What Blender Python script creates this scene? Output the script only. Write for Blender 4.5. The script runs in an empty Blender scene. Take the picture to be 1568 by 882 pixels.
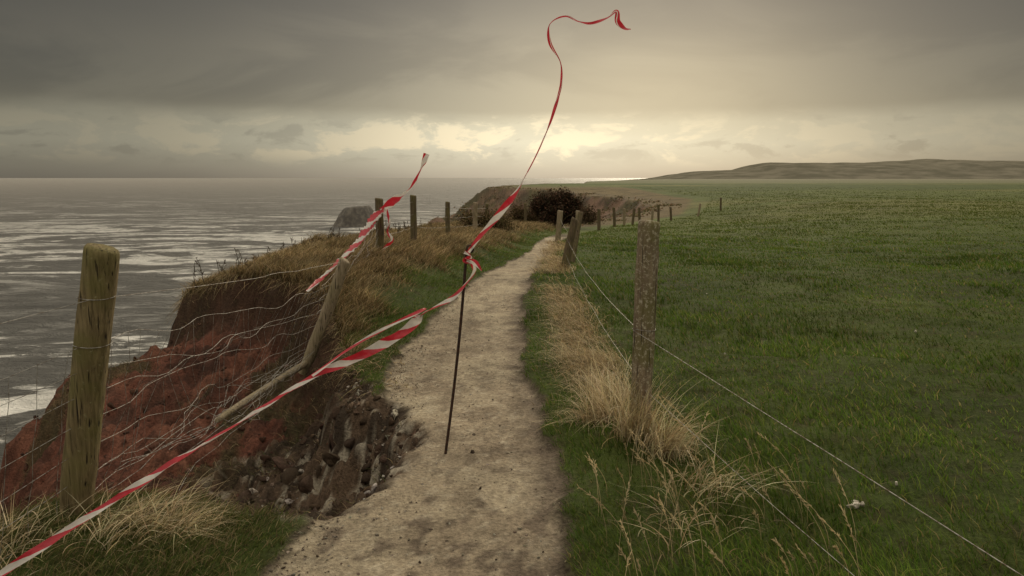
import bpy, math, numpy as np
from mathutils import Vector
rng=np.random.default_rng(7)
scene=bpy.context.scene
scene.view_settings.view_transform='Standard'
scene.view_settings.look='None'
scene.view_settings.exposure=0

# ------------------------------------------------------------------ noise
def _hash(ix,iy,seed):
    n=(ix.astype(np.int64)*374761393+iy.astype(np.int64)*668265263+seed*974634777)&0x7fffffff
    n=((n^(n>>13))*1274126177)&0x7fffffff
    n=(n^(n>>16))&0xffff
    return n/65535.0
def vn(x,y,seed=0):
    x=np.asarray(x,float);y=np.asarray(y,float)
    ix=np.floor(x);iy=np.floor(y);fx=x-ix;fy=y-iy
    fx=fx*fx*fx*(fx*(fx*6-15)+10);fy=fy*fy*fy*(fy*(fy*6-15)+10)
    a=_hash(ix,iy,seed);b=_hash(ix+1,iy,seed);c=_hash(ix,iy+1,seed);d=_hash(ix+1,iy+1,seed)
    return (a*(1-fx)+b*fx)*(1-fy)+(c*(1-fx)+d*fx)*fy
def fbm(x,y,seed=0,o=4):
    s=0;a=.5;t=0
    for i in range(o):
        s=s+a*vn(x,y,seed+i*13);t+=a;a*=.5
        x,y=x*1.9+y*.55+3.1,y*1.9-x*.55+1.7
    return s/t
def ss(a,b,x):
    t=np.clip((x-a)/(b-a),0,1);return t*t*(3-2*t)

# ------------------------------------------------------------------ terrain definition
EDGE=[(-3.2,-60),(-2.9,-5),(-2.7,2.0),(-2.55,3.1),(-2.25,3.55),(-1.7,3.42),(-1.35,3.22),(-1.08,3.30),(-.84,3.58),(-.64,4.05),(-.58,4.65),
 (-.80,5.15),(-1.08,5.5),(-1.3,6.2),(-1.5,7.0),(-1.9,7.9),(-2.4,8.8),(-3.2,9.5),(-4.4,10.0),(-4.8,10.8),(-5.1,13),(-4.8,15),(-4.2,18.5),(-3.6,24),(-2.8,30),(-.8,36),
 (2,42),(5,50),(9,57),(13,68),(13,84),(8,100),(-3.5,116),(-2,150),(15,250),(60,600),(150,1500),(420,2500),(700,3500),(2000,6000),(2500,12000)]
POLY=EDGE+[(20000,12000),(20000,-60)]
def sdist(x,y):
    sh=x.shape;x=x.ravel();y=y.ravel()
    best=np.full(x.shape,1e9);ins=np.zeros(x.shape,bool)
    n=len(POLY)
    for i in range(n):
        ax,ay=POLY[i];bx,by=POLY[(i+1)%n]
        dx,dy=bx-ax,by-ay
        t=np.clip(((x-ax)*dx+(y-ay)*dy)/(dx*dx+dy*dy),0,1)
        d=np.hypot(x-ax-t*dx,y-ay-t*dy);best=np.minimum(best,d)
        if dy!=0:
            c=((ay>y)!=(by>y))&(x<(dx*(y-ay)/dy+ax));ins^=c
    return np.where(ins,-best,best).reshape(sh)
PY=[-60,2.3,2.8,3.4,5.4,6.2,7.7,9.9,12.7,14.2,16.4,18.7,20.3,24,28,36,40,47,56,75,95]
PL=[-1.08,-1.06,-1.03,-1.0,-.98,-1.03,-1.0,-.84,-.5,-.22,.12,.38,.55,.75,1.4,3.4,4.6,8.4,13.6,19,19]
PR=[.35,.30,.27,.28,.21,.16,.15,.2,.42,.56,.84,1.08,1.2,1.5,2.3,4.3,5.4,9.2,14.4,20,20]
def terrain(x,y):
    """returns z, outside distance, path mask"""
    d=sdist(x,y)
    d=d+(fbm(x*2.3,y*2.3,5)-.5)*.34+(fbm(x*9,y*9,6,3)-.5)*.12+(fbm(x*.22,y*.22,9)-.5)*np.clip((y-9)*.03,0,3.0)
    pl=np.interp(y,PY,PL)+(fbm(x*0+y*1.3,y*0+3,21)-.5)*.22
    pr=np.interp(y,PY,PR)+(fbm(x*0+y*1.5,y*0+9,22)-.5)*.2
    jit=(fbm(x*9,y*9,23,3)-.5)*.14
    inpath=ss(-.04,.06,np.minimum(x-pl,pr-x)+jit)*(1-ss(26,32,y))
    z=np.interp(y,[12,14,24,45,60,85,110],[0,-.08,-.45,-1.2,-1.4,-.9,0])*(1-.7*ss(6,26,x))
    z=z-6*ss(150,800,y)
    z=z+(fbm(x*.09,y*.09,31)-.5)*.3*ss(1.0,6,np.abs(x))*ss(2,8,y)
    z=z+(fbm(x*.6,y*.6,33)-.5)*.08+(fbm(x*3.2,y*3.2,35)-.5)*.06*(1-inpath)+(fbm(x*12,y*12,36,3)-.5)*.024*(1-.5*inpath)
    z=z+.03*(1-inpath)*ss(0,.25,x-pr)-.035*inpath
    bank=ss(0.05,1.5,pl-x)*ss(6.5,9.5,y)*(1-ss(30,40,y))
    z=z+bank*.34-.50*ss(3.4,5.1,-x)*ss(8,10,y)*(1-ss(12.5,17,y))
    do=np.maximum(d,0)
    wb=1-ss(9.2,10.4,y)
    lipn=fbm(x*1.7,y*1.7,41)
    zb=-.46*ss(0,.5,do)-.27*do-.30*ss(.2,.6,do)*(fbm(x*2.2,y*2.2,42)-.3)-.20*ss(.1,.5,do)*np.abs(fbm(x*5,y*5,43)-.5)*2
    xr=-2.9-.5*(y-3.5)+(lipn-.5)*.9
    ex=np.maximum(0,xr-x)
    zb=zb-ex*1.2-ss(0,1,ex)*.15-(fbm(x*.7,y*.7,44)-.5)*.5*ss(.3,2,do)
    far=ss(28,60,y)
    zc=-.55*ss(0,.35,do)-1.05*do
    gul=np.abs(fbm(x*.10,y*.10,46)-.5)*2
    zf=-(.42*do+.012*do*do)-ss(0,8,do)*gul*5-ss(0,1.5,do)*.5
    zc=zc*(1-far)+zf*far
    zo=zb*wb+zc*(1-wb)
    z=z+zo
    near=ss(.05,.3,do)*(1-ss(25,40,y))
    z=z-near*(np.abs(fbm(x*7,y*7,47,4)-.5)*.24+np.abs(fbm(x*19,y*19,48,3)-.5)*.05)
    z=np.maximum(z,-40)
    return z,d,inpath

def grow(start,step,lim,g,cap=400):
    out=[];v=start;s=step
    while v<lim:
        s=min(s*g,cap);v+=s;out.append(v)
    return out
xs=np.arange(-3.3,1.8,.023);ys=np.arange(2.3,7.0,.025)
xl=[-3.3-a for a in grow(0,.024,260,1.02,12)][::-1]
xrr=grow(1.8,.026,9000,1.032)
X=np.array(xl+list(xs)+xrr)
yb=[2.3-a for a in grow(0,.05,30,1.15)][::-1]
yf=grow(7.0,.027,11000,1.0125,300)
Y=np.array(yb+list(ys)+yf)
GX,GY=np.meshgrid(X,Y)
GZ,GD,GP=terrain(GX,GY)
nx,ny=len(X),len(Y)
print("grid",nx,ny,nx*ny)

def mix(a,b,t):
    return a*(1-t[...,None])+b*t[...,None]
def C(*c): return np.array(c,float)
def tcolor(x,y,z,d,p):
    n1=fbm(x*1.1,y*1.1,51);n2=fbm(x*7,y*7,52);n3=fbm(x*25,y*25,53,3);nl=fbm(x*.05,y*.12,54)
    g=mix(C(.036,.052,.011),C(.066,.082,.020),n1)
    g=mix(g,C(.092,.104,.027),ss(.45,.75,nl)*.7)
    g=mix(g,C(.055,.04,.022),ss(.5,.8,n2)*.5*(y<12))
    g=mix(g,C(.088,.104,.027),ss(12,45,y)*.8)
    g=mix(g,C(.052,.070,.018),ss(.42,.62,fbm(x*.012,y*.035,55))*.8*ss(20,60,y))
    g=mix(g,C(.14,.125,.043),ss(.52,.7,fbm(x*.03,y*.09,59))*.5*ss(20,60,y))
    pl=np.interp(y,PY,PL)
    g=mix(g,C(.12,.08,.038),ss(.5,1.2,pl-x)*.8*ss(4,6,y)*(1-ss(110,160,y)))
    g=mix(g,C(.12,.09,.05),(1-ss(1,4,-d))*ss(26,40,y)*(1-ss(150,400,y))*.85)
    pc=mix(C(.37,.305,.21),C(.30,.24,.165),ss(.35,.7,n1))
    pc=mix(pc,C(.16,.12,.082),ss(.55,.72,fbm(x*4.5,y*3,56))*.5)
    pc=mix(pc,C(.46,.395,.29),ss(.55,.8,n3)*.6)
    pc=mix(pc,C(.12,.09,.066),ss(.58,.70,fbm(x*12,y*8,63,3))*.75*(.45+.55*(1-ss(3.2,4.5,y))))
    pr=np.interp(y,PY,PR)
    pc=mix(pc,C(.10,.075,.055),ss(-.28,.0,x-pr+(n2-.5)*.35)*.85)
    c=mix(g,pc,p)
    edge=ss(.02,.5,p)*(1-ss(.5,.98,p))
    c=mix(c,C(.075,.054,.04),edge*.8)
    dep=np.maximum(d,0)
    red=mix(C(.160,.064,.042),C(.10,.044,.030),ss(.35,.65,n2))
    red=mix(red,C(.21,.092,.058),ss(.52,.75,fbm(x*2.3,y*2.3,57))*.7)
    red=mix(red,C(.055,.032,.024),ss(.5,.68,fbm(x*5,y*5,64))*.6)
    red=mix(red,C(.045,.027,.02),ss(.58,.72,n3)*.5)
    red=mix(red,C(.06,.055,.027),ss(.60,.68,fbm(x*1.5,y*1.5,65))*.7)
    grey=mix(C(.13,.088,.058),C(.055,.040,.028),ss(.35,.65,n2))
    grey=mix(grey,C(.38,.33,.25),ss(.60,.70,fbm(x*13,y*13,58,3))*.8)
    pit=(1-ss(.9,1.45,dep+(n1-.5)*.8))*(y<6.4)
    soil=mix(red,grey,pit)
    top=(1-ss(.25,.6,dep+(n2-.5)*.3))*(y>5.6)
    soil=mix(soil,mix(C(.036,.025,.018),C(.085,.050,.032),n3),top*.85)
    farc=mix(C(.15,.095,.065),C(.09,.078,.042),ss(.4,.6,fbm(x*.25,y*.25,60)))
    farc=mix(farc,C(.19,.12,.085),ss(.55,.7,fbm(x*.5,y*.15,61))*.8)
    farc=mix(farc,C(.06,.052,.035),ss(.5,.65,fbm(x*.6,y*.6,62))*.7)
    soil=mix(soil,farc,ss(24,50,y))
    c=mix(c,soil,ss(-.03,.05,d)*np.ones_like(d))
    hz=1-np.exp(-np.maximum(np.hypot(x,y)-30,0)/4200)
    c=mix(c,C(.23,.20,.15),hz)  # aerial haze painted into the vertex colour, growing with distance
    return c
COL=tcolor(GX,GY,GZ,GD,GP)

# ------------------------------------------------------------------ mesh utils
def mesh_from(name,verts,quads,mat,cols=None,smooth=True,uv=None,parent=None):
    me=bpy.data.meshes.new(name)
    verts=np.asarray(verts,np.float32);quads=np.asarray(quads,np.int32)
    k=quads.shape[1]
    me.vertices.add(len(verts));me.vertices.foreach_set('co',verts.ravel())
    me.loops.add(quads.size);me.loops.foreach_set('vertex_index',quads.ravel())
    me.polygons.add(len(quads))
    me.polygons.foreach_set('loop_start',np.arange(0,quads.size,k,dtype=np.int32))
    try: me.polygons.foreach_set('loop_total',np.full(len(quads),k,dtype=np.int32))
    except Exception: pass
    me.update(calc_edges=True)
    if smooth: me.polygons.foreach_set('use_smooth',np.ones(len(quads),bool))
    if cols is not None:
        at=me.color_attributes.new('Col','FLOAT_COLOR','POINT')
        c=np.ones((len(verts),4),np.float32);c[:,:3]=cols
        at.data.foreach_set('color',c.ravel())
    if uv is not None:
        l=me.uv_layers.new(name='UVMap')
        l.data.foreach_set('uv',np.asarray(uv,np.float32)[quads.ravel()].ravel())
    me.materials.append(mat)
    ob=bpy.data.objects.new(name,me);scene.collection.objects.link(ob)
    if parent: ob.parent=parent
    return ob
def empty(name):
    e=bpy.data.objects.new(name,None);scene.collection.objects.link(e);return e

# ------------------------------------------------------------------ materials
class NT:
    def __init__(s,tree): s.t=tree;s.n=tree.nodes;s.l=tree.links
    def new(s,ty,**k):
        n=s.n.new(ty)
        for a,b in k.items(): setattr(n,a,b)
        return n
    def put(s,sock,v):
        if isinstance(v,bpy.types.NodeSocket): s.l.new(v,sock)
        elif v is not None:
            try: sock.default_value=v
            except Exception: sock.default_value=(v[0],v[1],v[2],1)
    def m(s,op,a,b=None,c=None,clamp=False):
        n=s.new('ShaderNodeMath',operation=op,use_clamp=clamp)
        s.put(n.inputs[0],a)
        if b is not None: s.put(n.inputs[1],b)
        if c is not None: s.put(n.inputs[2],c)
        return n.outputs[0]
    def mixc(s,f,a,b,bt='MIX'):
        n=s.new('ShaderNodeMix',data_type='RGBA',blend_type=bt)
        s.put(n.inputs[0],f);s.put(n.inputs[6],a if isinstance(a,bpy.types.NodeSocket) else (*a,1));s.put(n.inputs[7],b if isinstance(b,bpy.types.NodeSocket) else (*b,1))
        return n.outputs[2]
    def noise(s,vec,scale,detail=4,rough=.55,dist=0):
        n=s.new('ShaderNodeTexNoise')
        if vec is not None: s.put(n.inputs['Vector'],vec)
        n.inputs['Scale'].default_value=scale;n.inputs['Detail'].default_value=detail;n.inputs['Roughness'].default_value=rough;n.inputs['Distortion'].default_value=dist
        return n.outputs[0]
    def mapr(s,v,a,b,c,d,smooth=False):
        n=s.new('ShaderNodeMapRange',interpolation_type='SMOOTHSTEP' if smooth else 'LINEAR')
        s.put(n.inputs[0],v)
        for i,q in zip((1,2,3,4),(a,b,c,d)): n.inputs[i].default_value=q
        return n.outputs[0]
    def mapping(s,vec,sc=(1,1,1),loc=(0,0,0),rot=(0,0,0)):
        n=s.new('ShaderNodeMapping');s.put(n.inputs[0],vec);n.inputs['Scale'].default_value=sc;n.inputs['Location'].default_value=loc;n.inputs['Rotation'].default_value=rot
        return n.outputs[0]
    def bump(s,h,strength,dist):
        n=s.new('ShaderNodeBump');s.put(n.inputs['Height'],h);n.inputs['Strength'].default_value=strength;n.inputs['Distance'].default_value=dist
        return n.outputs[0]
def mat(name):
    m=bpy.data.materials.new(name);m.use_nodes=True
    t=NT(m.node_tree);b=m.node_tree.nodes['Principled BSDF']
    tc=t.new('ShaderNodeTexCoord').outputs['Object']
    return m,t,b,tc

m_ground,t,b,tc=mat('ground_mat')
vc=t.new('ShaderNodeVertexColor',layer_name='Col').outputs[0]
n1=t.noise(tc,42,4,.75);n2=t.noise(tc,6,4,.65);n3=t.noise(tc,.35,5,.7)
f=t.mapr(n1,.3,.7,.55,1.5);f2=t.mapr(n2,.3,.7,.84,1.16);f3=t.mapr(n3,.32,.68,.68,1.34)
ff=t.m('MULTIPLY',t.m('MULTIPLY',f,f2),f3)
sc=t.new('ShaderNodeVectorMath',operation='SCALE');t.put(sc.inputs[0],vc);t.put(sc.inputs['Scale'],ff)
t.put(b.inputs['Base Color'],sc.outputs[0]);b.inputs['Roughness'].default_value=.95;b.inputs['Specular IOR Level'].default_value=.1
h=t.m('ADD',t.m('MULTIPLY',n1,.55),t.m('MULTIPLY',n2,.8))
t.put(b.inputs['Normal'],t.bump(h,1.0,.05))
idx=np.arange(nx*ny).reshape(ny,nx)
q=np.stack([idx[:-1,:-1],idx[:-1,1:],idx[1:,1:],idx[1:,:-1]],-1).reshape(-1,4)
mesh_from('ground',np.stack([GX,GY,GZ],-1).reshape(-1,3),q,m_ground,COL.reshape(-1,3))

def leafmat(name,trans=.35,spec=.15):
    m,t,b,tc=mat(name)
    vc=t.new('ShaderNodeVertexColor',layer_name='Col').outputs[0]
    out=[n for n in t.n if n.type=='OUTPUT_MATERIAL'][0]
    t.put(b.inputs['Base Color'],vc);b.inputs['Roughness'].default_value=.65;b.inputs['Specular IOR Level'].default_value=spec
    tr=t.new('ShaderNodeBsdfTranslucent');t.put(tr.inputs[0],vc)
    mx=t.new('ShaderNodeMixShader');mx.inputs[0].default_value=trans
    t.l.new(b.outputs[0],mx.inputs[1]);t.l.new(tr.outputs[0],mx.inputs[2]);t.l.new(mx.outputs[0],out.inputs[0])
    return m
m_leaf=leafmat('grass_blade_mat',.45)
m_dry=leafmat('dry_grass_mat',.35)
m_bush=leafmat('bush_leaf_mat',.1,0.0)

def blades(name,x,y,z,h,w,ang,lean,droop,col,mt,K=3,root=.6,taper=1.0):
    N=len(x);t=np.linspace(0,1,K+1)
    dx,dy=np.cos(ang),np.sin(ang)
    fa=rng.uniform(0,np.pi,N);wx,wy=np.cos(fa),np.sin(fa)
    V=np.zeros((N,K+1,2,3),np.float32);Cc=np.zeros((N,K+1,2,3),np.float32)
    for i,tt in enumerate(t):
        cx=x+dx*lean*(tt**1.7);cy=y+dy*lean*(tt**1.7);cz=z-.012+h*tt-droop*tt*tt
        ww=w*.5*(1-.93*tt**1.6*taper)
        V[:,i,0]=np.stack([cx-wx*ww,cy-wy*ww,cz],-1);V[:,i,1]=np.stack([cx+wx*ww,cy+wy*ww,cz],-1)
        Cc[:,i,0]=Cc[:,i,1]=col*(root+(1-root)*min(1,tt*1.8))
    base=(np.arange(N)*(K+1)*2)[:,None]
    k=np.arange(K)*2
    Q=np.stack([base+k,base+k+1,base+k+3,base+k+2],-1).reshape(-1,4)
    return mesh_from(name,V.reshape(-1,3),Q,mt,Cc.reshape(-1,3),smooth=False)

def colmix(N,cols,p):
    c=np.array(cols)[rng.choice(len(cols),N,p=p)]
    return c*rng.uniform(.7,1.3,(N,1))*rng.uniform(.93,1.07,(N,3))

def polar(N,r0,r1,a0,a1,pw):
    u=rng.random(N);e=2-pw
    r=(r0**e+u*(r1**e-r0**e))**(1/e)
    a=rng.uniform(a0,a1,N);return r*np.sin(a),r*np.cos(a),r
N=360000
x,y,r=polar(N,2.0,130,math.radians(-10),math.radians(46),1.62)
z,d,p=terrain(x,y)
pr=np.interp(y,PY,PR)
clump=fbm(x*1.6,y*1.6,71)
keep=(p<.3)&(d<-.05)&(x>pr-.1)&(rng.random(N)<.4+1.1*ss(.3,.6,clump))&(y>1.6)&(rng.random(N)<1-.9*ss(50,130,r))&((d<-3)|(y<26))
x,y,z,r,clump=x[keep],y[keep],z[keep],r[keep],clump[keep];N=len(x);print('green',N)
tall=ss(.45,.75,fbm(x*.7,y*.7,72))
h=rng.uniform(.02,.055,N)*(1+.9*tall)*(1+.15*np.clip(r/10,0,2))
w=.0047*(r/3)**.8*rng.uniform(.7,1.3,N)
ang=rng.normal(math.pi*1.05,1.1,N)
col=colmix(N,[(.075,.140,.018),(.112,.172,.026),(.16,.195,.038),(.29,.24,.10)],[.37,.33,.21,.09])
patch=.30+1.35*fbm(x*1.5,y*1.5,73)
col=col*patch[:,None]*(.7+.6*fbm(x*.08,y*.2,78))[:,None]
col=mix(col,C(.110,.120,.028),ss(12,50,r)*.55)
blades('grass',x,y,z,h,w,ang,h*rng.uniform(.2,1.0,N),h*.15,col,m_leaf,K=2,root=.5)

N=60000
x=rng.uniform(-3.2,-.6,N);y=rng.uniform(1.6,3.7,N)
z,d,p=terrain(x,y)
keep=(p<.25)&(d<.05)&(x<-.95-.25*rng.random(N));x,y,z=x[keep],y[keep],z[keep];N=len(x)
h=rng.uniform(.02,.085,N)*(.5+1.0*fbm(x*3,y*3,74));ang=rng.normal(0.2,1.3,N)
col=colmix(N,[(.07,.10,.02),(.115,.12,.035),(.19,.15,.07),(.32,.25,.13)],[.35,.28,.22,.15])
blades('grass_mound',x,y,z,h,.0045*rng.uniform(.7,1.3,N),ang,h*rng.uniform(.3,1.2,N),h*.25,col,m_leaf,K=3,root=.5)
N=200000
y=3.7*np.exp(rng.random(N)*math.log(32/3.7)) ;y=y+1.6
pl=np.interp(y,PY,PL)
x=pl+.05-rng.random(N)*(pl+5.3)
z,d,p=terrain(x,y)
cl=fbm(x*1.3,y*1.3,75)
keep=(p<.3)&(d<.05)&(rng.random(N)<.25+1.2*ss(.3,.6,cl));x,y,z,cl,pl=x[keep],y[keep],z[keep],cl[keep],pl[keep];N=len(x);print('bank',N)
off=pl-x
dry=ss(.35,.9,off+(fbm(x*2,y*2,76)-.5)*1.0)
h=rng.uniform(.03,.08,N)*(1-dry)+dry*rng.uniform(.07,.30,N)*(.3+1.3*cl)
colg=colmix(N,[(.085,.145,.024),(.13,.17,.035),(.21,.18,.065)],[.5,.35,.15])
cold=colmix(N,[(.17,.115,.05),(.36,.255,.125),(.52,.40,.22),(.085,.056,.03),(.10,.10,.032)],[.24,.30,.22,.14,.10])
sel=rng.random(N)<dry
col=np.where(sel[:,None],cold,colg)*(.5+1.0*fbm(x*.9,y*.9,77))[:,None]
ang=rng.normal(-.5,1.0,N)
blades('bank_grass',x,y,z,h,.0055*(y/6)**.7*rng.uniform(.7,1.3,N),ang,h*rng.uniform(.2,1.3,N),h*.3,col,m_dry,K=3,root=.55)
N=30000
x=rng.uniform(-5.5,-.7,N);y=rng.uniform(3.4,9.8,N);z,d,p=terrain(x,y)
pm=ss(.54,.64,fbm(x*1.5,y*1.5,65))+.8*ss(.5,.0,d)*(y>5.2)*ss(.42,.6,fbm(x*2.5,y*2.5,66))
pm=np.where((x>-2.2)&(y<5.4),.8*ss(.56,.66,fbm(x*4,y*4,69)),pm)
k=(d>.02)&(rng.random(N)<pm);x,y,z,d=x[k],y[k],z[k],d[k];N=len(x)
h=rng.uniform(.03,.13,N)
col=colmix(N,[(.09,.10,.03),(.22,.16,.08),(.38,.29,.15),(.06,.045,.025)],[.3,.3,.15,.25])
blades('slipped_turf',x,y,z,h,.005*rng.uniform(.7,1.3,N),rng.normal(2.9,1.0,N),h*rng.uniform(.3,1.5,N),h*rng.uniform(.2,1.3,N),col,m_dry,K=3,root=.6)
pts=EDGE[12:26]
seg=[(pts[i],pts[i+1]) for i in range(len(pts)-1)]
ln=np.array([math.dist(a,b) for a,b in seg]);pp=ln/ln.sum()
N=30000;si=rng.choice(len(seg),N,p=pp);tt=rng.random(N)
A=np.array([s[0] for s in seg]);B=np.array([s[1] for s in seg])
px=A[si,0]+(B-A)[si,0]*tt;py=A[si,1]+(B-A)[si,1]*tt
nxv=-(B-A)[si,1]/ln[si];nyv=(B-A)[si,0]/ln[si]
o=rng.uniform(-.4,.25,N);px+=nxv*o;py+=nyv*o
z,d,p=terrain(px,py);k=(d<.10)&(rng.random(N)<.25+1.5*ss(.4,.6,fbm(px*1.8,py*1.8,67)));px,py,z,nxv,nyv=px[k],py[k],z[k],nxv[k],nyv[k];N=len(px)
h=rng.uniform(.05,.18,N);Ln=rng.uniform(.08,.32,N)
col=colmix(N,[(.18,.125,.06),(.36,.265,.135),(.52,.40,.22),(.08,.056,.028)],[.3,.32,.22,.16])
blades('overhanging_turf',px,py,z,h,.009*(py/10)**.5*rng.uniform(.6,1.3,N),np.arctan2(nyv,nxv)+rng.normal(0,.8,N),Ln,h+rng.uniform(-.02,.36,N)*rng.random(N),col,m_dry,K=4,root=.8)
# bracken covering the rim of the far bay and headland
N=110000
y=27*np.exp(rng.random(N)*math.log(135/27));x=rng.uniform(-30,22,N)
z,d,p=terrain(x,y)
cl=fbm(x*.35,y*.35,79)
k=(d>-2.6+3.2*(fbm(x*.3,y*.3,80)-.3))&(d<24)&(rng.random(N)<ss(.38,.62,cl)*.9+.05)&(x>-.45*y-3);x,y,z,cl=x[k],y[k],z[k],cl[k];N=len(x);print('bracken',N)
h=rng.uniform(.10,.34,N)*(.4+cl)
col=colmix(N,[(.20,.13,.075),(.12,.10,.048),(.30,.21,.12),(.13,.135,.05)],[.32,.25,.23,.2])*(.5+fbm(x*.5,y*.5,84))[:,None]
blades('bracken',x,y,z,h,.10*(y/40)**.5*rng.uniform(.6,1.4,N),rng.uniform(0,6.28,N),h*.9,h*.4,col,m_dry,K=2,root=.8)

FY=[-2,1.7,4.42,9,14,18,24,28,40,47];FX=[1.9,1.27,.79,.84,.95,1.2,1.57,2.5,5.5,10]
N=17000
y=4.6+rng.random(N)**1.5*20
x=np.interp(y,FY,FX)-.14+rng.normal(0,.14,N)
cl=fbm(x*1.2,y*1.1,81);keep=rng.random(N)<ss(.36,.62,cl)+.04
x,y=x[keep],y[keep];N=len(x);z,d,p=terrain(x,y)
h=rng.uniform(.08,.29,N);ang=rng.normal(-2.3,.6,N)
col=colmix(N,[(.36,.26,.13),(.54,.41,.22),(.70,.56,.33),(.16,.12,.055)],[.3,.3,.2,.2])
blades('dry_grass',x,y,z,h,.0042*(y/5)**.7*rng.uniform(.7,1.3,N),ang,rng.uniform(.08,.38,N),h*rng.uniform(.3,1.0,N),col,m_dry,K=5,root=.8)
xs_,ys_,zz_,hh,aa,ll,dd=[],[],[],[],[],[],[]
def tuft(cx,cy,rad,n,h0,h1,am,asd,l0,l1,dr):
    xs_.append(rng.normal(cx,rad,n));ys_.append(rng.normal(cy,rad,n));hh.append(rng.uniform(h0,h1,n));aa.append(rng.normal(am,asd,n));ll.append(rng.uniform(l0,l1,n));dd.append(rng.uniform(.1,dr,n))
tuft(.74,4.35,.07,380,.25,.62,-1.3,.8,.06,.35,.7)
tuft(.88,4.1,.06,380,.2,.5,-1.0,.6,.1,.34,.9)
tuft(.62,4.75,.08,300,.15,.45,2.2,.8,.1,.3,.7)
tuft(1.0,3.6,.10,130,.10,.32,-1.0,1.2,.1,.35,.9)
tuft(.72,5.2,.10,260,.15,.4,2.0,1.,.1,.3,.7)
tuft(.72,6.2,.13,380,.12,.38,-2.6,.8,.1,.4,.8)
tuft(.8,3.2,.16,70,.1,.3,-1.4,1.2,.1,.3,.9)
tuft(-1.75,3.2,.12,400,.08,.24,.1,.9,.1,.3,.9)
tuft(-1.5,3.15,.07,260,.06,.18,.4,.8,.1,.28,1.3)
tuft(-2.2,3.0,.15,220,.08,.22,.8,1.5,.1,.25,.9)
x=np.concatenate(xs_);y=np.concatenate(ys_);h=np.concatenate(hh);a=np.concatenate(aa);l=np.concatenate(ll);dr=np.concatenate(dd)
z,d,p=terrain(x,y);N=len(x)
col=colmix(N,[(.46,.35,.19),(.64,.52,.31),(.78,.66,.43),(.24,.17,.08)],[.3,.35,.2,.15])
blades('straw_grass_clump',x,y,z,h,.0045*rng.uniform(.5,1.4,N),a,l,h*dr,col,m_dry,K=6,root=.8)

def tubes(name,lines,radii,mt,sides=5,cols=None,parent=None):
    V=[];Q=[];CC=[];base=0
    for li,(P,R) in enumerate(zip(lines,radii)):
        P=np.asarray(P,float);n=len(P);R=np.broadcast_to(R,(n,))
        T=np.gradient(P,axis=0);T/=np.linalg.norm(T,axis=1)[:,None]+1e-9
        up=np.array([0,0,1.]) if abs(T[0,2])<.9 else np.array([0,1.,0])
        S=np.cross(T,up);S/=np.linalg.norm(S,axis=1)[:,None]+1e-9
        U=np.cross(S,T)
        a=np.linspace(0,2*math.pi,sides,endpoint=False)
        ring=P[:,None]+R[:,None,None]*(np.cos(a)[None,:,None]*S[:,None]+np.sin(a)[None,:,None]*U[:,None])
        V.append(ring.reshape(-1,3))
        i=np.arange(n-1)[:,None]*sides;j=np.arange(sides)[None];j2=(j+1)%sides
        Q.append((base+np.stack([i+j,i+j2,i+sides+j2,i+sides+j],-1)).reshape(-1,4))
        if cols is not None: CC.append(np.tile(cols[li],(n*sides,1)))
        base+=n*sides
    return mesh_from(name,np.concatenate(V),np.concatenate(Q),mt,np.concatenate(CC) if cols is not None else None,parent=parent)
lines=[];rad=[];cc=[]
for i in range(85):
    bx=rng.uniform(.4,1.5);by=rng.uniform(2.35,3.6)
    if i%4==0: bx=rng.uniform(.6,1.1);by=rng.uniform(3.5,4.6)
    bz=float(terrain(np.array([bx]),np.array([by]))[0][0])
    H=rng.uniform(.14,.36);a=rng.normal(2.6,.8);Ln=H*rng.uniform(.2,.7)
    t_=np.linspace(0,1,9)
    P=np.stack([bx+math.cos(a)*Ln*t_**2,by+math.sin(a)*Ln*t_**2,bz+H*t_-.1*H*t_**3],-1)
    lines.append(P);rad.append(.0011);c_=np.array([.56,.45,.26])*rng.uniform(.7,1.25);cc.append(c_)
    for k in range(16):
        s=rng.uniform(.68,1);j=min(7,int(s*8));b0=P[j]+(P[j+1]-P[j])*(s*8-j);dv=(P[-1]-P[-3]);dv/=np.linalg.norm(dv)
        v=dv*rng.uniform(.012,.022)+rng.normal(0,.005,3)
        lines.append(np.array([b0,b0+v*.5,b0+v]));rad.append(np.array([.0006,.0023,.0003]));cc.append(c_*rng.uniform(.9,1.3))
tubes('seeding_grass',lines,rad,m_dry,4,cc)
lines=[];rad=[];cc=[]
for i in range(60):
    by=rng.uniform(9.8,24);ed=np.interp(by,[9.8,10.8,13,15,18.5,24],[-4.4,-4.7,-4.9,-4.6,-4.1,-3.5]);bx=ed+.15+abs(rng.normal(0,.6))
    bz=float(terrain(np.array([bx]),np.array([by]))[0][0]);H=rng.uniform(.12,.40);ln_=rng.normal(0,.09,2)
    if float(terrain(np.array([bx]),np.array([by]))[1][0])>0: continue
    t_=np.linspace(0,1,5);P=np.stack([bx+ln_[0]*t_+.02*np.sin(t_*5+i),by+ln_[1]*t_,bz+H*t_],-1);lines.append(P);rad.append(np.linspace(.006,.003,5));c_=np.array([.08,.06,.04]);cc.append(c_)
    for k in range(14):
        s=rng.uniform(.3,1);b0=P[0]+(P[-1]-P[0])*s;v=rng.normal(0,.024,3);v[2]=abs(v[2])+.015
        lines.append(np.array([b0,b0+v*.5,b0+v]));rad.append(np.array([.002,rng.uniform(.003,.007),.001]));cc.append(c_*rng.uniform(.7,1.6))
tubes('dead_weeds',lines,rad,m_bush,4,cc)

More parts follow.
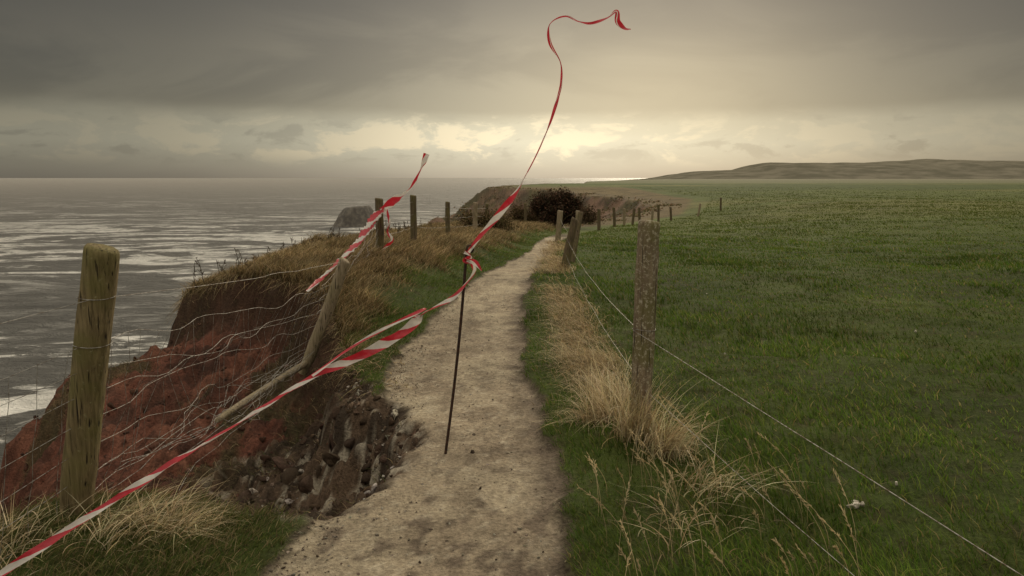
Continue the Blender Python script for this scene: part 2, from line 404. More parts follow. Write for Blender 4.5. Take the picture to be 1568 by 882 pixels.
def ico():
    import bmesh
    bm=bmesh.new();bmesh.ops.create_icosphere(bm,subdivisions=2,radius=1)
    v=np.array([q.co[:] for q in bm.verts]);f=np.array([[w.index for w in q.verts] for q in bm.faces]);bm.free();return v,f
IV,IF=ico()
VAR=[]
for q_ in range(48):
    v=IV.copy()
    for k in range(9):
        n=rng.normal(size=3);n/=np.linalg.norm(n);dd_=v@n;lim=rng.uniform(.22,.75);v-=np.maximum(dd_-lim,0)[:,None]*n
    VAR.append(v)
VAR=np.array(VAR)
def rocks(name,x,y,z,s,col,mt,sink=.15):
    N=len(x)
    V=VAR[rng.integers(0,len(VAR),N)]*rng.uniform(.6,1.3,(N,1,3))
    a=rng.uniform(0,6.28,N);c,s_=np.cos(a)[:,None],np.sin(a)[:,None]
    V=np.stack([V[...,0]*c-V[...,1]*s_,V[...,0]*s_+V[...,1]*c,V[...,2]],-1)
    a=rng.uniform(-.9,.9,N);c,s_=np.cos(a)[:,None],np.sin(a)[:,None]
    V=np.stack([V[...,0],V[...,1]*c-V[...,2]*s_,V[...,1]*s_+V[...,2]*c],-1)
    V=V*s[:,None,None]+np.stack([x,y,z+s*sink],-1)[:,None]
    F=(IF[None]+(np.arange(N)*len(IV))[:,None,None]).reshape(-1,3)
    return mesh_from(name,V.reshape(-1,3),F,mt,np.repeat(col,len(IV),0),smooth=False)
m_rock,t,b,tc=mat('rock_mat')
vc=t.new('ShaderNodeVertexColor',layer_name='Col').outputs[0]
n1=t.noise(tc,26,5,.75)
t.put(b.inputs['Base Color'],t.mixc(t.mapr(n1,.42,.60,0,.9),vc,(.075,.050,.034)));b.inputs['Roughness'].default_value=.95;b.inputs['Specular IOR Level'].default_value=.1
t.put(b.inputs['Normal'],t.bump(t.noise(tc,70,5,.75),1.0,.025))
N=150
x=rng.uniform(-2.1,-.65,N);y=rng.uniform(3.4,5.8,N);z,d,p=terrain(x,y);k=(d>.12)&(d<1.3);x,y,z=x[k],y[k],z[k];N=len(x)
rocks('soil_clods',x,y,z,rng.uniform(.05,.13,N),colmix(N,[(.12,.08,.054),(.08,.055,.038),(.17,.115,.08)],[.4,.4,.2]),m_rock,-.35)
N=6000
x=rng.uniform(-2.2,-.55,N);y=rng.uniform(3.3,6.3,N);z,d,p=terrain(x,y)
k=(d>.03)&(d<1.35)&(rng.random(N)<(1.1-.6*d)*ss(.38,.56,fbm(x*3.5,y*3.5,68)));x,y,z=x[k],y[k],z[k];N=len(x);print('rubble',N)
s=.005+.045*rng.random(N)**3.8;s[rng.random(N)<.015]*=1.6
rocks('rubble_rocks',x,y,z,s,colmix(N,[(.32,.24,.165),(.15,.10,.066),(.08,.053,.036),(.70,.63,.52)],[.24,.34,.22,.20]),m_rock,-.15)
N=1500
x=rng.uniform(-5.8,-1.4,N);y=rng.uniform(3.6,9.8,N);z,d,p=terrain(x,y)
k=(d>.2);x,y,z=x[k],y[k],z[k];N=len(x)
rocks('red_clods',x,y,z,.008+.05*rng.random(N)**4,colmix(N,[(.15,.062,.042),(.09,.045,.032),(.2,.11,.075)],[.45,.35,.2]),m_rock,-.1)
N=5600
y=2.4+rng.random(N)**1.3*9;pl=np.interp(y,PY,PL);pr=np.interp(y,PY,PR)
x=np.where(rng.random(N)<.55,pl+np.abs(rng.normal(0,.13,N)),rng.uniform(pl,pr))
z,d,p=terrain(x,y);k=(p>.3)&(d<0);x,y,z=x[k],y[k],z[k];N=len(x)
rocks('path_gravel',x,y,z-.001,.003+.010*rng.random(N)**3,colmix(N,[(.46,.40,.30),(.32,.26,.19),(.15,.12,.09),(.6,.54,.44)],[.4,.3,.15,.15]),m_rock,0)
x=np.array([-.24,-.17]);y=np.array([4.27,3.75]);z=terrain(x,y)[0]
rocks('path_stone',x,y,z,np.array([.022,.017]),np.tile([.05,.035,.025],(2,1)),m_rock)
m_chalk,t,b,tc=mat('white_stone_mat')
t.put(b.inputs['Base Color'],t.mixc(t.mapr(t.noise(tc,60,5,.7),.45,.6,0,.8),(.60,.54,.45),(.2,.17,.12)));b.inputs['Roughness'].default_value=.9
xx=[1.64,1.675,1.61,1.65];yy=[3.33,3.345,3.32,3.36];sz=[.032,.026,.024,.02]
for i in range(12):
    r_=rng.uniform(4,16);a_=rng.uniform(.2,.62);xx.append(r_*math.sin(a_));yy.append(r_*math.cos(a_));sz.append(rng.uniform(.008,.016))
x=np.array(xx);y=np.array(yy);z=terrain(x,y)[0]
rocks('white_stones',x,y,z+.015,np.array(sz),np.tile([.6,.56,.48],(len(xx),1)),m_chalk)

def woodmat(name,c1,c2,lich,lf,green,ls=34):
    m,t,b,tc=mat(name)
    gr=t.noise(t.mapping(tc,(22,22,1.6)),3,6,.65,.4)
    col=t.mixc(t.mapr(gr,.35,.65,0,1),c1,c2)
    col=t.mixc(t.m('MULTIPLY',t.mapr(t.noise(tc,5,4,.6),.42,.62,0,1),green),col,(.15,.145,.04))
    col=t.mixc(t.mapr(t.noise(tc,ls,6,.75),lf,lf+.09,0,.75),col,lich)
    crack=t.mapr(t.noise(t.mapping(tc,(40,40,1.2)),2.2,3,.5),.30,.38,0,1)
    col=t.mixc(crack,(.025,.018,.013),col)
    t.put(b.inputs['Base Color'],col);b.inputs['Roughness'].default_value=.9;b.inputs['Specular IOR Level'].default_value=.2
    t.put(b.inputs['Normal'],t.bump(t.m('ADD',gr,t.m('MULTIPLY',crack,.6)),.9,.012))
    return m
m_wood=woodmat('weathered_wood',(.12,.09,.045),(.28,.215,.11),(.36,.33,.18),.60,.5)
m_woodr=woodmat('lichen_wood',(.16,.115,.075),(.29,.225,.15),(.56,.51,.38),.52,.6,48)
m_woodg=woodmat('grey_wood',(.22,.17,.105),(.40,.32,.22),(.35,.32,.24),.62,.3)
m_woodd=woodmat('dark_wood',(.08,.06,.04),(.19,.14,.085),(.26,.26,.15),.62,.4)
def post(name,b0,t0,r,mt,parent,rt=None,sides=22,rings=26,seed=0,cut=.25):
    b0=np.array(b0,float);t0=np.array(t0,float);rt=rt or r
    ax=t0-b0;Ln=np.linalg.norm(ax);ax/=Ln
    S=np.cross(ax,[0,1,0]);S/=np.linalg.norm(S);U=np.cross(S,ax)
    a=np.linspace(0,2*math.pi,sides,endpoint=False);V=[]
    lv=list(np.linspace(0,1-.12*r/Ln*4,rings))
    prof=[(l,1.0) for l in lv]+[(1-.012/Ln,.98),(1,.86),(1+.002/Ln,.45),(1+.001/Ln,.01)]
    for l,sc in prof:
        rr=(r+(rt-r)*l)*sc*(1+.14*(vn(a*1.3+seed*7,np.full_like(a,l*4+seed),91)-.5)+.10*(vn(a*5,np.full_like(a,l*14+seed),92)-.5))
        bend=.012*math.sin(l*3+seed)
        c=b0+ax*Ln*l+S*bend
        tilt=(np.cos(a)*cut*r*.5 if l>.9 else 0*a)
        V.append(c+np.cos(a)[:,None]*rr[:,None]*S+np.sin(a)[:,None]*rr[:,None]*U+tilt[:,None]*ax*(sc if l>.99 else 1))
    n=len(V);V=np.concatenate(V)
    i=np.arange(n-1)[:,None]*sides;j=np.arange(sides)[None];j2=(j+1)%sides
    Q=np.stack([i+j,i+j2,i+sides+j2,i+sides+j],-1).reshape(-1,4)
    return mesh_from(name,V,Q,mt,parent=parent)
def gz(x,y): return float(terrain(np.array([float(x)]),np.array([float(y)]))[0][0])
fL=empty('wire_fence');fR=empty('wire_fence.001')
post('post_1',(-2.10,3.34,-.15),(-1.865,3.34,1.29),.072,m_wood,fL,.074,seed=1)
post('post_2',(-2.16,7.5,-.42),(-1.70,7.45,.78),.062,m_woodg,fL,.055,seed=2,cut=.5)
post('post_3',(-2.23,12.4,gz(-2.23,12.4)-.2),(-2.22,12.4,1.26),.065,m_woodd,fL,seed=3)
post('post_4',(-2.02,15,gz(-2.02,15)-.2),(-1.98,15,1.25),.065,m_woodd,fL,seed=4)
post('post_5',(-1.66,19,gz(-1.66,19)-.2),(-1.63,19,.99),.06,m_woodd,fL,seed=5)
post('post_6',(-1.12,22.5,gz(-1.1,22.5)-.2),(-1.1,22.5,.86),.075,m_woodg,fL,seed=6)
post('post_7',(-.9,26,gz(-.9,26)-.2),(-.88,26,.70),.06,m_woodd,fL,seed=7)
post('post_8',(-.3,30,gz(-.3,30)-.2),(-.3,30,.55),.06,m_woodd,fL,seed=8)
post('post_9',(.6,34,gz(.6,34)-.2),(.6,34,.45),.06,m_woodd,fL,seed=10)
post('fallen_rail',(-2.14,7.45,-.30),(-2.28,5.5,-.26),.034,m_woodg,fL,.024,seed=9)
post('post_1',(.775,4.42,-.12),(.83,4.42,1.345),.064,m_woodr,fR,.066,seed=11,cut=.15)
post('post_2',(.93,13.2,gz(.93,13.2)-.1),(1.13,13.2,.88),.085,m_woodd,fR,.06,seed=12,cut=.6)
post('post_3',(1.2,14.6,gz(1.2,14.6)-.1),(1.38,14.9,.92),.05,m_woodd,fR,seed=13)
post('post_4',(1.5,24,gz(1.5,24)-.1),(1.55,24,.55),.09,m_woodg,fR,seed=14)
farp=[(2.5,28),(4.0,34),(5.4,39),(6.2,41),(7.0,43.2),(7.6,44),(8.7,46),(9.3,47),(10.2,47.5),(13,52),(16,57)]
for i,(a_,b_) in enumerate(farp):
    g=gz(a_,b_);post('post_%d'%(i+5),(a_,b_,g-.1),(a_+rng.normal(0,.08),b_,g+rng.uniform(.85,1.1)),.075,m_woodd if i%3 else m_woodg,fR,seed=20+i,sides=10,rings=6)
post('post_20',(1.9,-2.2,-.1),(1.92,-2.2,1.3),.066,m_woodr,fR,seed=31)
post('post_21',(-2.25,-.9,-.1),(-2.25,-.9,1.3),.075,m_wood,fL,seed=32)

m_wire,t,b,tc=mat('galvanised_wire')
t.put(b.inputs['Base Color'],t.mixc(t.mapr(t.noise(tc,40,3),.45,.6,0,1),(.36,.34,.30),(.13,.09,.06)));b.inputs['Metallic'].default_value=.4;b.inputs['Roughness'].default_value=.55
def wire(a,b,sag,n=24,jit=.004,seed=0):
    a=np.array(a,float);b=np.array(b,float);t_=np.linspace(0,1,n)[:,None]
    P=a+(b-a)*t_;P[:,2]-=sag*4*(t_*(1-t_))[:,0]
    P+=(np.stack([vn(t_[:,0]*9+seed,t_[:,0]*0+k*5,95+k) for k in range(3)],-1)-.5)*jit*4*(4*t_*(1-t_))
    return P
L=[];R=[]
L.append(wire((-1.86,3.30,1.06),(-1.72,7.42,.76),.02,seed=1));R.append(.0016)
L.append(wire((-1.88,3.30,1.06),(-2.2,-.9,1.12),.02,seed=2));R.append(.0016)
za=[.84,.72,.60,.46,.32,.18,.04];zb=[.52,.38,.24,.10,-.04,-.17,-.28]
rows=[]
for i,(p_,q_) in enumerate(zip(za,zb)):
    xa=-2.10+.163*(p_+.15);xb=-2.16+.383*(q_+.42)+.0
    w_=wire((xa-.02,3.30,p_),(xb-.05,7.45,q_),.05+.05*math.sin(i*1.7),n=30,jit=.03,seed=i*3+5)
    w_[:,0]-=.10*np.sin(np.linspace(0,math.pi,30))*(1+.5*i/6)
    rows.append(w_);L.append(w_);R.append(.0016)
for k in range(1,29):
    ln_=np.array([rw[k] for rw in rows])+rng.normal(0,.010,(7,3))
    L.append(ln_);R.append(.0013)
rows=[]
for i,p_ in enumerate(za):
    xa=-2.10+.163*(p_+.15)
    w_=wire((xa-.02,3.36,p_),(-2.25,-.9,p_+.05),.04,n=26,jit=.02,seed=i*3+50);rows.append(w_);L.append(w_);R.append(.0014)
for k in range(1,25):
    L.append(np.array([rw[k] for rw in rows])+rng.normal(0,.006,(7,3)));R.append(.0012)
rows=[]
for i in range(6):
    w_=wire((-1.95-.03*i,7.5,.5-.14*i),(-2.23,12.4,1.05-.14*i),.12,n=26,jit=.03,seed=i*3+80);rows.append(w_);L.append(w_);R.append(.0016)
for k in range(1,25): L.append(np.array([rw[k] for rw in rows]));R.append(.0013)
PP=[(-2.22,12.4,1.15),(-1.98,15,1.12),(-1.63,19,.85),(-1.1,22.5,.7),(-.88,26,.55)]
for i in range(4):
    for dz in (0,-.25,-.5):
        a_=np.array(PP[i])+[0,0,dz];b_=np.array(PP[i+1])+[0,0,dz];L.append(wire(a_,b_,.03,seed=i));R.append(.002)
for k in range(9):
    L.append(wire((-2.1+rng.normal(0,.05),7.3,-.2+rng.normal(0,.06)),(-2.35+rng.normal(0,.15),rng.uniform(4,5.2),-.25+rng.normal(0,.1)),rng.uniform(-.05,.08),jit=.06,seed=k*9+200));R.append(.0018)
tubes('stock_netting',L,R,m_wire,5,parent=fL)
L=[];R=[]
L.append(wire((.73,4.38,.69),(1.84,-2.2,.66),.0,jit=.002));R.append(.0017)
L.append(wire((.76,4.44,.69),(.98,13.2,.52),.10,jit=.004));R.append(.0017)
L.append(wire((.76,4.44,.40),(.96,13.2,.25),.10,jit=.006));R.append(.0015)
L.append(wire((.80,4.36,.33),(1.84,-2.2,.30),.03,jit=.006));R.append(.0014)
L.append(wire((1.04,13.2,.6),(1.55,24,.3),.05));R.append(.0022)
tubes('strand_wire',L,R,m_wire,5,parent=fR)
L=[]
for (cx,cy,cz,rr) in [(-1.90,3.34,1.06,.079),(-1.935,3.34,.84,.08),(.805,4.42,.69,.07)]:
    a=np.linspace(0,2*math.pi*.999,20);L.append(np.stack([cx+rr*np.cos(a),cy+rr*np.sin(a),cz+.004*np.sin(a*2)],-1))
tubes('wire_wrap',L[:2],[.0018]*2,m_wire,5,parent=fL)
tubes('wire_wrap',L[2:],[.0018],m_wire,5,parent=fR)

m_iron,t,b,tc=mat('rusty_iron')
t.put(b.inputs['Base Color'],t.mixc(t.mapr(t.noise(tc,45,5,.7),.4,.65,0,1),(.022,.014,.011),(.09,.04,.022)));b.inputs['Roughness'].default_value=.75;b.inputs['Metallic'].default_value=.3
t.put(b.inputs['Normal'],t.bump(t.noise(tc,120,4),.6,.004))
st=empty('iron_stake')
t_=np.linspace(0,1,20)
P=np.stack([-.412+(.150)*t_+.012*np.sin(t_*math.pi),np.full(20,4.27),-.12+1.31*t_],-1)
tubes('rod',[P],[.0085],m_iron,10,parent=st)
a=np.linspace(0,math.pi*1.4,14)
tubes('pigtail_hook',[np.stack([-.262+.018*(1-np.cos(a)),4.27+.004*a,1.19+.022*np.sin(a)],-1)],[.006],m_iron,8,parent=st)

def tapemat(name,duty):
    m,t,b,tc=mat(name)
    uv=t.new('ShaderNodeTexCoord').outputs['UV'];sp=t.new('ShaderNodeSeparateXYZ');t.put(sp.inputs[0],uv)
    s=t.m('FRACT',t.m('ADD',t.m('DIVIDE',sp.outputs[0],.26),t.m('MULTIPLY',sp.outputs[1],.5)))
    st_=t.m('GREATER_THAN',s,duty)
    dirt=t.mapr(t.noise(tc,14,4,.6),.35,.7,1,.72)
    col=t.mixc(st_,(.74,.68,.61),(.58,.022,.038))
    sc=t.new('ShaderNodeVectorMath',operation='SCALE');t.put(sc.inputs[0],col);t.put(sc.inputs['Scale'],dirt)
    t.put(b.inputs['Base Color'],sc.outputs[0]);b.inputs['Roughness'].default_value=.4
    tr=t.new('ShaderNodeBsdfTranslucent');t.put(tr.inputs[0],sc.outputs[0])
    mx=t.new('ShaderNodeMixShader');mx.inputs[0].default_value=.4
    out=[n for n in t.n if n.type=='OUTPUT_MATERIAL'][0]
    t.l.new(b.outputs[0],mx.inputs[1]);t.l.new(tr.outputs[0],mx.inputs[2]);t.l.new(mx.outputs[0],out.inputs[0])
    t.put(b.inputs['Normal'],t.bump(t.noise(tc,34,3),.7,.012))
    return m
m_tape=tapemat('barrier_tape_plastic',.44)
m_tape_red=tapemat('barrier_tape_rolled',.10)
def catmull(P,n):
    P=np.asarray(P,float);Q=np.vstack([2*P[0]-P[1],P,2*P[-1]-P[-2]]);out=[]
    for i in range(len(P)-1):
        p0,p1,p2,p3=Q[i:i+4]
        for t_ in np.linspace(0,1,n,endpoint=False):
            out.append(.5*((2*p1)+(-p0+p2)*t_+(2*p0-5*p1+4*p2-p3)*t_**2+(-p0+3*p1-3*p2+p3)*t_**3))
    out.append(P[-1]);return np.array(out)
def ribbon(name,pts,n=14,parent=None,crease=.12,us=1.0,wob=0,mt=None):
    D=catmull(pts,n);P=D[:,:3];W=D[:,3];A=np.radians(D[:,4])
    s=np.concatenate([[0],np.cumsum(np.linalg.norm(np.diff(P,axis=0),axis=1))])
    A=A+wob*(fbm(s*2.6,s*0+len(pts),121,3)-.5)*6
    W=W*(1+.5*(vn(s*7,s*0+3,122)-.5))
    T=np.gradient(P,axis=0);T/=np.linalg.norm(T,axis=1)[:,None]
    up=np.array([0,1.,0]);S=np.cross(T,up);S/=np.linalg.norm(S,axis=1)[:,None];U=np.cross(S,T)
    K=5;V=[];UV=[]
    wdir=np.cos(A)[:,None]*S+np.sin(A)[:,None]*U;nd=-np.sin(A)[:,None]*S+np.cos(A)[:,None]*U
    for k in range(K):
        f=k/(K-1)-.5
        rip=crease*W*(math.cos(f*6.28)*.5+.5*np.sin(s*31+k*1.3))
        V.append(P+wdir*(W*f)[:,None]+nd*rip[:,None]);UV.append(np.stack([s*us,np.full_like(s,f+.5)],-1))
    m_=len(P);V=np.stack(V,1).reshape(-1,3);UV=np.stack(UV,1).reshape(-1,2)
    i=np.arange(m_-1)[:,None]*K;j=np.arange(K-1)[None]
    Q=np.stack([i+j,i+j+1,i+K+j+1,i+K+j],-1).reshape(-1,4)
    return mesh_from(name,V,Q,mt or m_tape,uv=UV,parent=parent)
T1=empty('barrier_tape')
ribbon('strand_main',[(-1.98,1.6,.12,.034,20),(-1.64,2.2,.34,.034,35),(-1.36,2.75,.475,.028,60),(-1.16,3.05,.566,.022,75),(-.945,3.4,.665,.028,50),(-.76,3.62,.715,.045,20),(-.60,3.83,.775,.058,5),(-.52,3.93,.83,.05,20),(-.49,3.96,.86,.03,80)],parent=T1,wob=.12,crease=.25)
ribbon('strand_upper',[(-.945,3.4,.672,.02,40),(-.8,3.58,.765,.016,50),(-.66,3.78,.825,.018,20),(-.52,3.93,.875,.030,40),(-.47,4.0,.89,.03,80)],parent=T1,us=.5)
ribbon('strand_to_stake',[(-.52,3.94,.85,.035,30),(-.48,3.97,.87,.04,120),(-.42,4.05,.89,.026,60),(-.33,4.15,.93,.026,20),(-.26,4.24,1.0,.016,60),(-.22,4.25,1.06,.022,20),(-.225,4.24,1.10,.04,40),(-.27,4.25,1.14,.03,80)],parent=T1)
ribbon('knot',[(-.275,4.24,1.175,.026,30),(-.235,4.235,1.15,.035,120),(-.275,4.26,1.125,.03,200),(-.235,4.25,1.11,.025,260)],n=8,parent=T1,crease=.3)
ribbon('knot_end',[(-.26,4.24,1.13,.02,0),(-.21,4.22,1.115,.04,30),(-.175,4.22,1.07,.026,70)],n=8,parent=T1,crease=.25)
ribbon('flying_tail',[(-.262,4.26,1.16,.022,20),(-.20,4.28,1.245,.032,30),(-.129,4.3,1.326,.036,25),(-.05,4.3,1.42,.042,15),(.023,4.3,1.514,.028,40),(.09,4.33,1.63,.016,70)],parent=T1,wob=.12,us=.93)
ribbon('flying_tail_end',[(.09,4.33,1.63,.016,70),(.155,4.35,1.757,.014,50),(.20,4.38,1.86,.018,80),(.232,4.4,1.943,.015,30),(.268,4.43,2.06,.024,60),(.288,4.45,2.154,.018,20),(.284,4.5,2.275,.018,75),(.222,4.5,2.383,.022,30),(.221,4.5,2.484,.018,70),(.309,4.5,2.531,.015,30),(.39,4.5,2.50,.022,60),(.462,4.5,2.491,.018,20),(.557,4.5,2.522,.022,60),(.609,4.5,2.557,.022,20),(.618,4.5,2.50,.026,-30),(.66,4.5,2.462,.022,20),(.695,4.5,2.458,.015,40)],parent=T1,wob=.15,us=.9,mt=m_tape_red)
T2=empty('barrier_tape.001')
ribbon('strand',[(-2.24,8.0,.37,.05,10),(-2.19,9,.51,.08,20),(-2.17,10.5,.70,.12,5),(-2.19,11.6,.9,.20,15),(-2.17,12.3,1.08,.14,30)],parent=T2,us=.28,crease=.2)
ribbon('flying_tail',[(-2.18,12.3,1.05,.12,40),(-1.97,12.2,1.2,.14,20),(-1.67,12,1.39,.06,50),(-1.55,11.95,1.55,.06,20),(-1.465,11.9,1.70,.05,50),(-1.38,11.8,1.86,.08,20),(-1.34,11.8,1.97,.08,0)],parent=T2,us=.4)
ribbon('loose_end',[(-2.08,12.25,1.08,.07,10),(-2.02,12.2,.88,.05,50),(-2.06,12.2,.72,.07,80),(-1.98,12.2,.58,.06,20),(-2.12,12.2,.44,.08,50),(-2.16,12.2,.33,.07,10)],parent=T2)

def bush(name,cx,cy,rx,ry,hz,n,cols,ls):
    base=gz(cx,cy);L=[];Rr=[]
    tips=[]
    for i in range(26):
        a=rng.uniform(0,6.28);e=rng.uniform(.3,1.0)
        tip=np.array([cx+rx*e*math.cos(a)*.9,cy+ry*e*math.sin(a)*.9,base+hz*(1.0-.55*e*e)*rng.uniform(.75,1.05)])
        b0=np.array([cx+rng.normal(0,.15),cy+rng.normal(0,.15),base-.1]);mid=(b0+tip)/2+rng.normal(0,.1,3)
        L.append(catmull(np.array([b0,mid,tip]),5));Rr.append(np.linspace(.03,.006,11));tips.append((b0,tip))
    par=empty(name)
    tubes('branches',L,Rr,m_woodd,6,parent=par)
    cen=[]
    for b0,tip in tips:
        for k in range(5): cen.append(b0+(tip-b0)*rng.uniform(.45,1.08)+rng.normal(0,.1,3))
    cen=np.array(cen);ci=rng.integers(0,len(cen),n);P=cen[ci]+rng.normal(0,.13,(n,3))
    P[:,2]=np.maximum(P[:,2],base)
    sh=rng.uniform(.5,1.4,len(cen))[ci]
    a=rng.normal(size=(n,3));a/=np.linalg.norm(a,axis=1)[:,None];b_=rng.normal(size=(n,3));b_=np.cross(a,b_);b_/=np.linalg.norm(b_,axis=1)[:,None]
    s_=ls*rng.uniform(.6,1.3,(n,1))
    V=np.stack([P-a*s_,P+b_*s_*.45,P+a*s_,P-b_*s_*.45],1).reshape(-1,3)
    col=np.repeat(colmix(n,cols,[.5,.3,.2])*sh[:,None],4,0)
    mesh_from('leaves',V,np.arange(n*4).reshape(-1,4),m_bush,col,smooth=False,parent=par)
bush('bush',2.1,36,1.6,1.0,1.75,16000,[(.065,.040,.028),(.045,.038,.022),(.13,.07,.045)],.06)
bush('bush',.6,38,1.3,1.0,.9,6000,[(.10,.075,.035),(.07,.05,.03),(.16,.10,.06)],.055)
bush('bush',-.9,25,1.1,1.2,.5,6500,[(.10,.07,.035),(.09,.08,.035),(.22,.15,.08)],.04)
bush('bush',4.0,45,1.6,1.0,1.0,5000,[(.10,.07,.04),(.07,.05,.03),(.18,.12,.07)],.06)

hx=[-1500,600,1040,1220,1530,1620,1705,2060,2400,2730,3000,3450,4200,6000];hzv=[-60,-60,14,42,56,86,102,97,101,122,114,108,88,60]
xs2=np.linspace(700,6500,300);vs=np.linspace(0,1,24)
HX,HV=np.meshgrid(xs2,vs)
top=np.interp(HX,hx,hzv)+(fbm(HX*.012,HX*0,101)-.5)*9
HYY=3900+HV*2200
HZZ=-25+(top+25)*np.sin(np.clip(HV*1.0/.5,0,1)*math.pi/2)*(1-.6*ss(.5,1,HV))+(fbm(HX*.004,HYY*.004,102)-.5)*12*ss(0,.2,HV)*(1-ss(.35,.5,HV))
m_hill,t,b,tc=mat('hill_mat')
nn=t.noise(t.mapping(tc,(.003,.003,.02)),2,6,.65)
t.put(b.inputs['Base Color'],t.mixc(t.mapr(nn,.40,.60,0,1),(.13,.12,.088),(.20,.18,.135)));b.inputs['Roughness'].default_value=1;b.inputs['Specular IOR Level'].default_value=0  # greyed base colours stand in for aerial haze over the hills
ii=np.arange(HX.size).reshape(HX.shape)
mesh_from('distant_hills',np.stack([HX,HYY,HZZ],-1).reshape(-1,3),np.stack([ii[:-1,:-1],ii[:-1,1:],ii[1:,1:],ii[1:,:-1]],-1).reshape(-1,4),m_hill)
u=np.linspace(-1,1,60);v=np.linspace(-1,1,40);UX,VY=np.meshgrid(u,v)
rr=np.sqrt((np.abs(UX)**2.4)+(VY**2))
HZ=-36+15.5*(1-ss(.5,1.0,rr+(fbm(UX*3,VY*3,111)-.5)*.3))*(1+.10*UX)*(1-.35*ss(.2,1,-UX))
m_hd,t,b,tc=mat('sea_rock_mat')
t.put(b.inputs['Base Color'],t.mixc(t.mapr(t.noise(tc,.3,5),.4,.6,0,1),(.10,.088,.075),(.16,.142,.115)));b.inputs['Roughness'].default_value=1
ii=np.arange(UX.size).reshape(UX.shape)
mesh_from('sea_stack',np.stack([-121+UX*17+VY*3,575+VY*25,HZ],-1).reshape(-1,3),np.stack([ii[:-1,:-1],ii[:-1,1:],ii[1:,1:],ii[1:,:-1]],-1).reshape(-1,4),m_hd)

# ------------------------------------------------------------------ sea
m_sea,t,b,tc=mat('sea_mat')
w1=t.noise(t.mapping(tc,(.08,.13,1),rot=(0,0,.35)),1,6,.68,1.2)
w2=t.noise(t.mapping(tc,(.010,.020,1),rot=(0,0,.28)),1,7,.66,2.0)
w3=t.noise(t.mapping(tc,(.35,.6,1)),1,4,.65)
w4=t.noise(t.mapping(tc,(.0035,.006,1),loc=(.4,.2,0)),1,3,.6,.6)
foam=t.m('MULTIPLY',t.mapr(w1,.47,.56,0,1,True),t.mapr(w2,.50,.56,0,1,True))
foam=t.m('MAXIMUM',foam,t.mapr(w2,.58,.61,0,1,True))
foam=t.m('MULTIPLY',foam,t.mapr(w4,.40,.52,.25,1,True))
dist=t.new('ShaderNodeVectorMath',operation='LENGTH');t.put(dist.inputs[0],tc)
surf=t.m('MULTIPLY',t.mapr(dist.outputs['Value'],250,420,.0,1,True),t.mapr(dist.outputs['Value'],520,1000,1,0,True))
surf=t.m('MULTIPLY',surf,t.mapr(w2,.48,.55,0,1,True))
foam=t.m('MULTIPLY',foam,t.mapr(dist.outputs['Value'],300,1800,1,.15))
foam=t.m('MAXIMUM',foam,t.m('MULTIPLY',surf,t.mapr(w1,.42,.54,.15,1)))
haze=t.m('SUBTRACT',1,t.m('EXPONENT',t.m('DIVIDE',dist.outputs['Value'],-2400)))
col=t.mixc(t.mapr(w2,.35,.65,0,1),(.098,.094,.084),(.15,.144,.128))
col=t.mixc(t.mapr(w1,.38,.5,.35,0),col,(.065,.063,.057))
col=t.mixc(foam,col,(.86,.83,.76))
col=t.mixc(haze,col,(.29,.265,.225))  # distance haze painted into the water's base colour
t.put(b.inputs['Base Color'],col);t.put(b.inputs['Roughness'],.5);b.inputs['Specular IOR Level'].default_value=.16
hh_=t.m('ADD',t.m('MULTIPLY',w1,3.2),t.m('MULTIPLY',w3,.8))
t.put(b.inputs['Normal'],t.bump(hh_,1.0,2.4))
S=60000
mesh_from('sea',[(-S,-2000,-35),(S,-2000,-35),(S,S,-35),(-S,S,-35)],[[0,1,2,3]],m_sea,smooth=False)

# ------------------------------------------------------------------ world
w=bpy.data.worlds.new('World');scene.world=w;w.use_nodes=True
t=NT(w.node_tree);t.n.clear()
out=t.new('ShaderNodeOutputWorld')
sky=t.new('ShaderNodeTexSky',sky_type='NISHITA');sky.sun_disc=False
SE=math.radians(20);SA=math.radians(14)
sky.sun_elevation=SE;sky.sun_rotation=SA
bg1=t.new('ShaderNodeBackground');t.l.new(sky.outputs[0],bg1.inputs[0]);bg1.inputs[1].default_value=.1
dirv=t.new('ShaderNodeTexCoord').outputs['Generated']
sp=t.new('ShaderNodeSeparateXYZ');t.put(sp.inputs[0],dirv)
dx_,dy_,dz_=sp.outputs
nA=t.noise(t.mapping(dirv,(2.2,2.2,9)),1.6,5,.55,.3)
nB=t.noise(t.mapping(dirv,(4.2,4.2,11),loc=(3.3,1,2)),2.8,7,.60,.3)
nC=t.noise(t.mapping(dirv,(2.0,2.0,6),loc=(7,3,5)),1.6,6,.55,.5)
zp=t.m('ADD',dz_,t.m('MULTIPLY',t.m('SUBTRACT',nA,.5),.03))
cr=t.new('ShaderNodeValToRGB');t.put(cr.inputs[0],zp)
e=cr.color_ramp;e.interpolation='LINEAR'
stops=[(0,(.44,.405,.33)),(.02,(.60,.56,.435)),(.045,(.80,.745,.56)),(.070,(.74,.675,.49)),(.088,(.47,.415,.295)),(.16,(.38,.33,.235)),(.24,(.20,.175,.135)),(.5,(.62,.57,.47)),(1,(1.40,1.29,1.08))]
e.elements[0].position=0;e.elements[0].color=(*stops[0][1],1);e.elements[1].position=1;e.elements[1].color=(*stops[-1][1],1)
for p_,c_ in stops[1:-1]:
    q_=e.elements.new(p_);q_.color=(*c_,1)
band=t.m('MULTIPLY',t.mapr(dz_,.010,.035,0,1,True),t.mapr(dz_,.060,.09,1,0,True))
wide=t.m('DIVIDE',t.m('ADD',dx_,.04),.34);wide=t.m('EXPONENT',t.m('MULTIPLY',t.m('MULTIPLY',wide,wide),-1))
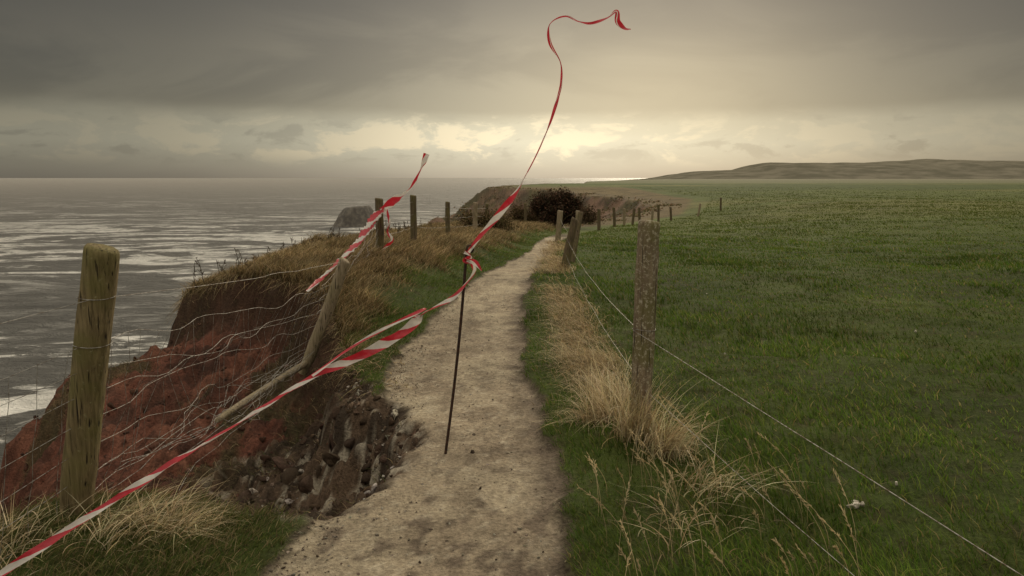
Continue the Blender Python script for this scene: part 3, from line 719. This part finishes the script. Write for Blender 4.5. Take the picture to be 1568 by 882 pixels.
lump=t.m('MULTIPLY',t.m('MULTIPLY',t.mapr(nB,.51,.60,0,1,True),band),t.m('ADD',t.m('MULTIPLY',wide,.75),.25))
col=t.mixc(t.m('MULTIPLY',lump,.8),cr.outputs[0],(1.12,.95,.64))
dk=t.m('MULTIPLY',t.mapr(nB,.47,.38,0,1,True),band)
col=t.mixc(t.m('MULTIPLY',dk,.45),col,(.40,.37,.295))
up=t.m('MULTIPLY',t.mapr(dz_,.07,.11,0,1,True),t.mapr(dz_,.25,.4,1,0,True))
col=t.mixc(t.m('MULTIPLY',t.m('MULTIPLY',t.mapr(nC,.42,.60,0,1,True),up),.45),col,(.19,.165,.125))
g=t.m('DIVIDE',t.m('SUBTRACT',dx_,.08),.33);g=t.m('EXPONENT',t.m('MULTIPLY',t.m('MULTIPLY',g,g),-1))
g=t.m('ADD',t.m('MULTIPLY',g,.78),.26)
g2=t.m('DIVIDE',t.m('SUBTRACT',dx_,.2),.22);g3=t.m('DIVIDE',t.m('SUBTRACT',dz_,.115),.06)
g2=t.m('EXPONENT',t.m('MULTIPLY',t.m('ADD',t.m('MULTIPLY',g2,g2),t.m('MULTIPLY',g3,g3)),-1))
col=t.mixc(t.m('MULTIPLY',g2,.5),col,(.66,.55,.35))
hi=t.mapr(dz_,.22,.5,0,1,True)
g=t.m('ADD',t.m('MULTIPLY',g,t.m('SUBTRACT',1,hi)),hi)
bg2=t.new('ShaderNodeBackground');t.put(bg2.inputs[0],col);t.put(bg2.inputs[1],g)
ms=t.new('ShaderNodeMixShader');ms.inputs[0].default_value=.95
t.l.new(bg1.outputs[0],ms.inputs[1]);t.l.new(bg2.outputs[0],ms.inputs[2]);t.l.new(ms.outputs[0],out.inputs[0])

sl=bpy.data.lights.new('sun','SUN');sl.energy=1.5;sl.angle=math.radians(12);sl.color=(1,.86,.64)
so=bpy.data.objects.new('sun',sl);scene.collection.objects.link(so)
dv=Vector((math.sin(SA)*math.cos(SE),math.cos(SA)*math.cos(SE),math.sin(SE)))
so.rotation_euler=dv.to_track_quat('Z','Y').to_euler()

cam=bpy.data.cameras.new('camera');cam.lens=26;cam.sensor_width=36;cam.clip_end=150000;cam.clip_start=.05
co=bpy.data.objects.new('camera',cam);scene.collection.objects.link(co)
co.location=(0,0,1.6);co.rotation_euler=(math.radians(90-8.49),0,0)
scene.camera=co
